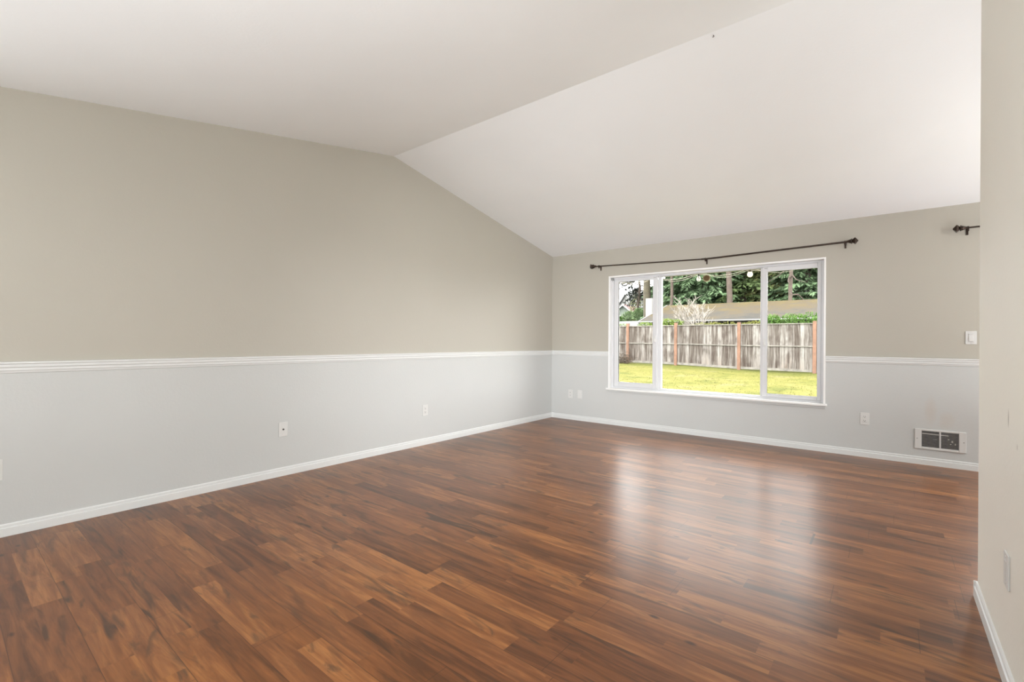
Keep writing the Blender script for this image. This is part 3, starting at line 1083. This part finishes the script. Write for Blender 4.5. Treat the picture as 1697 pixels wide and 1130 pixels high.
def roof_mat():
    t = NT('mossy_shingles')
    P = t.pos()
    o = t.sep(P)
    n = t.noise(t.comb(t.math('MULTIPLY', o[0], 1.0), t.math('MULTIPLY', o[1], 1.6), 0.0), 1.1, 6, 0.7, .3)
    f = t.math('ADD', n, t.rng(o[1], 19.0, 23.0, -0.16, 0.08))
    c = t.ramp(f, [(0.30, (0.17, 0.165, 0.15)), (0.42, (0.235, 0.205, 0.16)), (0.54, (0.26, 0.205, 0.12)), (0.70, (0.33, 0.265, 0.11))])
    row = t.math('FRACT', t.math('DIVIDE', o[1], 0.17))
    c = t.mix(t.math('MULTIPLY', t.math('LESS_THAN', row, 0.12), 0.35), c, (0.12, 0.10, 0.08))
    t.base(c)
    t.bump(n, 0.4, 0.03)
    t.b.inputs['Roughness'].default_value = 0.95
    t.b.inputs['Specular IOR Level'].default_value = 0.1
    return t.m


nh = empty('neighbour_house', (0, 21, 0), 'low house behind the fence with long mossy brown roof and white gutter', 'house')


def hb(mb, name, mat, parent, O, **k):
    mb.v = [(x-O[0], y-O[1], z-O[2]) for x, y, z in mb.v]
    return mb.build(name, mat, parent, **k)


RX0, RX1 = -6.95, 9.0
rf = [(19.0, 2.30), (23.4, 3.47), (27.8, 2.30), (27.8, 2.18), (23.4, 3.35), (19.0, 2.18)]
hb(MB().prism(rf, lambda u, v, t: (t, u, v), RX0, RX1), 'roof', roof_mat(), nh, (0, 21, 0))
wallp = [(19.6, -0.3), (19.6, 2.30), (23.4, 3.33), (27.2, 2.30), (27.2, -0.3)]
hb(MB().prism(wallp, lambda u, v, t: (t, u, v), RX0+.35, RX1-.35), 'house_wall', simple('house_siding', (0.20, 0.19, 0.15), 0.9), nh, (0, 21, 0))
hb(MB().box(RX0, RX1, 18.88, 19.0, 2.225, 2.290), 'gutter', simple('white_gutter', (0.72, 0.72, 0.70), 0.5), nh, (0, 21, 0), bevel=.02)
hb(MB().prism([(18.98, 2.15), (18.98, 2.32), (23.4, 3.50), (23.4, 3.32)], lambda u, v, t: (t, u, v), RX0-.04, RX0), 'rake_board', simple('white_rake', (0.70, 0.70, 0.68), 0.6), nh, (0, 21, 0))
P0, P1 = at(1073.5, 493, 21.3), at(1083.5, 493, 21.3)
ch = hb(MB().box(P0.x, P1.x, 21.0, 21.8, -0.2, P0.z-.08), 'chimney', simple('white_chimney_paint', (0.74, 0.74, 0.70), 0.8, 0, .05), nh, (0, 21, 0))
hb(MB().box(P0.x-.05, P1.x+.05, 20.95, 21.85, P0.z-.08, P0.z), 'chimney_cap', simple('chimney_cap', (0.55, 0.50, 0.38), 0.8), ch, (0, 0, 0)).parent = ch

# low white wall, left pane
P0, P1 = at(1000, 531.5, 26), at(1067, 531.5, 26)
lw = tag(MB().box(P0.x, P1.x, 26, 26.25, -0.1, P1.z).build('garden_wall', simple('white_garden_wall', (0.72, 0.73, 0.72), 0.8, 0, .05)), 'low white garden wall behind the fence in the left pane', 'wall')

# far houses


def gable_house(Y, apx, apy, hw, slope, depth, body, roofc, label, rot, name='house', trimc=None, windows=()):
    A = at(apx, apy, Y)
    t = empty(name, (A.x, A.y, -0.1), label, 'house', rot=rot)
    ze = A.z+.1-hw*slope
    za = A.z+.1
    poly = [(-hw+.3, -.2), (hw-.3, -.2), (hw-.3, ze+.1), (0, za-.2), (-hw+.3, ze+.1)]
    MB().prism(poly, lambda u, v, q: (u, q, v), 0, depth).build('house_wall', body, t)
    th = .16
    rp = [(-hw-.1, ze-.1*slope), (0, za), (hw+.1, ze-.1*slope), (hw+.1, ze-.1*slope-th), (0, za-th), (-hw-.1, ze-.1*slope-th)]
    MB().prism(rp, lambda u, v, q: (u, q, v), -.35, depth+.3).build('roof', roofc, t)
    if trimc:
        rp = [(-hw-.12, ze-.1*slope-.02), (0, za+.0), (hw+.12, ze-.1*slope-.02), (hw+.12, ze-.1*slope-th-.1), (0, za-th-.14), (-hw-.12, ze-.1*slope-th-.1)]
        MB().prism(rp, lambda u, v, q: (u, q, v), -.42, -.36).build('rake_board', trimc, t)
    for (u0, u1, v0, v1) in windows:
        f = MB()
        ring3_ = [(u0, u0+.1, v0, v1), (u1-.1, u1, v0, v1), (u0, u1, v0, v0+.1), (u0, u1, v1-.1, v1)]
        for a0, a1, c0, c1 in ring3_:
            f.box(a0, a1, -.08, 0, c0, c1)
        fo = f.build('window', trimc or body, t)
        MB().box(u0+.08, u1-.08, -.04, 0.01, v0+.08, v1-.08).build('pane', simple('far_pane', (0.10, 0.12, 0.15), 0.2), fo)
    return t


GREYW = simple('pale_grey_siding', (0.62, 0.62, 0.60), 0.8)
TRIMW = simple('far_white_trim', (0.80, 0.80, 0.78), 0.7)
GROOF = simple('grey_shingles', (0.34, 0.34, 0.35), 0.9, 0, .15, 2)
A = at(1038.5, 485, 80)
gable_house(80, 1038.5, 485, 2.6, 1.1, 9, GREYW, GROOF, 'pale grey two storey house with steep gable in the left pane', -.35, trimc=TRIMW,
            windows=[(-1.6, -.2, A.z-4.3, A.z-3.1), (-.4, .4, A.z-7, A.z-5.4)])
A = at(1033, 503.5, 62)
gable_house(62, 1033, 503.5, 2.9, .85, 8, simple('sage_siding', (0.42, 0.50, 0.42), 0.8), simple('red_brown_shingles', (0.26, 0.085, 0.07), 0.9, 0, .15, 2),
            'red roofed house with sage siding in front of the pale grey house', .15, trimc=TRIMW, windows=[(-.9, .1, A.z-3.1, A.z-1.7), (.8, 1.6, A.z-3.3, A.z-1.7)])

# ------------------------------------------------------------------ string light and wooden disc under the eave
WIRE = simple('string_light_wire', (3.4, 3.2, 2.9), 0.5)
sl = empty('string_light', (1.8, 1.0, 2.25), 'outdoor string light wire with one clear and one glowing bulb outside the window', 'string light')
o3 = (1.8, 1.0, 2.25)


def sb(mb, name, mat, parent=sl, **k):
    mb.v = [(x-o3[0], y-o3[1], z-o3[2]) for x, y, z in mb.v]
    return mb.build(name, mat, parent, **k)


K1, K2 = at(1158, 456, 1.0), at(1243, 448.5, 1.0)
pts = []
for i in range(41):
    t = i/40
    x = -0.6+t*5.0
    ph = ((x-K1.x) % (K2.x-K1.x))/(K2.x-K1.x)
    pts.append((x, 1.0, K1.z+0.030-0.062*math.sin(PI*ph)+(K2.z-K1.z)*(x-K1.x)/(K2.x-K1.x)))
sb(MB().tube(pts, .004, 6), 'wire', WIRE)
sb(MB().tube([(x, y+.02, z-.018-.01*math.sin(x*9)) for x, y, z in pts], .0025, 6), 'wire', WIRE)


def lathe(c, prof_, n=16):
    return MB().tube([(c.x, c.y, c.z+h) for h, r in prof_], [r for h, r in prof_], n, cap=True)


gb = NT('clear_bulb_glass')
gb.base((0.9/K, 0.9/K, 0.88/K))
gb.b.inputs['Roughness'].default_value = 0.05
gb.b.inputs['Alpha'].default_value = 0.55
em = NT('glowing_bulb')
em.base((1.0, 0.93, 0.75))
em.b.inputs['Emission Color'].default_value = (1.0, 0.84, 0.55, 1)
em.b.inputs['Emission Strength'].default_value = 1.3
SOCK = simple('brown_socket', (0.20, 0.12, 0.07), 0.5)
sb(lathe(K1, [(.035, .004), (.03, .014), (-.005, .017), (-.012, .017)]), 'socket', M['slot'])
sb(lathe(K1, [(-.010, .013), (-.025, .018), (-.045, .028), (-.062, .030), (-.078, .024), (-.088, .010), (-.090, .002)]), 'clear_bulb', gb.m, smooth=True)
sb(lathe(K2, [(.035, .004), (.03, .016), (-.005, .026), (-.016, .030)]), 'socket', SOCK)
sb(lathe(K2, [(-.012, .016), (-.026, .028), (-.044, .034), (-.062, .034), (-.078, .026), (-.086, .012), (-.088, .002)]), 'glowing_bulb', em.m, smooth=True)
# eave board of the house itself that carries both
tag(MB().box(-0.6, XR+.3, 0.95, 1.05, 2.33, 2.48).build('trim_4', M['trim']), 'white eave board outside the window', 'trim', kind='structure')
tag(MB().box(-0.6, XR+.3, 0.151, 0.95, 2.44, 2.48).build('trim_5', M['trim']), 'white soffit outside the window', 'trim', kind='structure')
D = at(1171, 461, 1.0)
wd = empty('wooden_disc', (D.x, D.y, D.z), 'round brown wooden disc with cream rim hanging outside beside the clear bulb', 'ornament')
MB().tube([(0, -.006, 0), (0, .006, 0)], .040, 28).build('disc_face', simple('brown_wood_slice', (0.50, 0.29, 0.11), 0.7, 0, .15, 30), wd)
MB().tube([(0, -.0035, 0), (0, .009, 0)], .052, 28).build('rim', simple('cream_rim', (1.7, 1.5, 1.05), 0.7), wd)
MB().tube([(0, .003, .05), (0, .003, 2.36-D.z)], .0012, 5).build('cord', WIRE, wd)
for o_ in wd.children:
    o_.rotation_euler = (0, 0, .35)
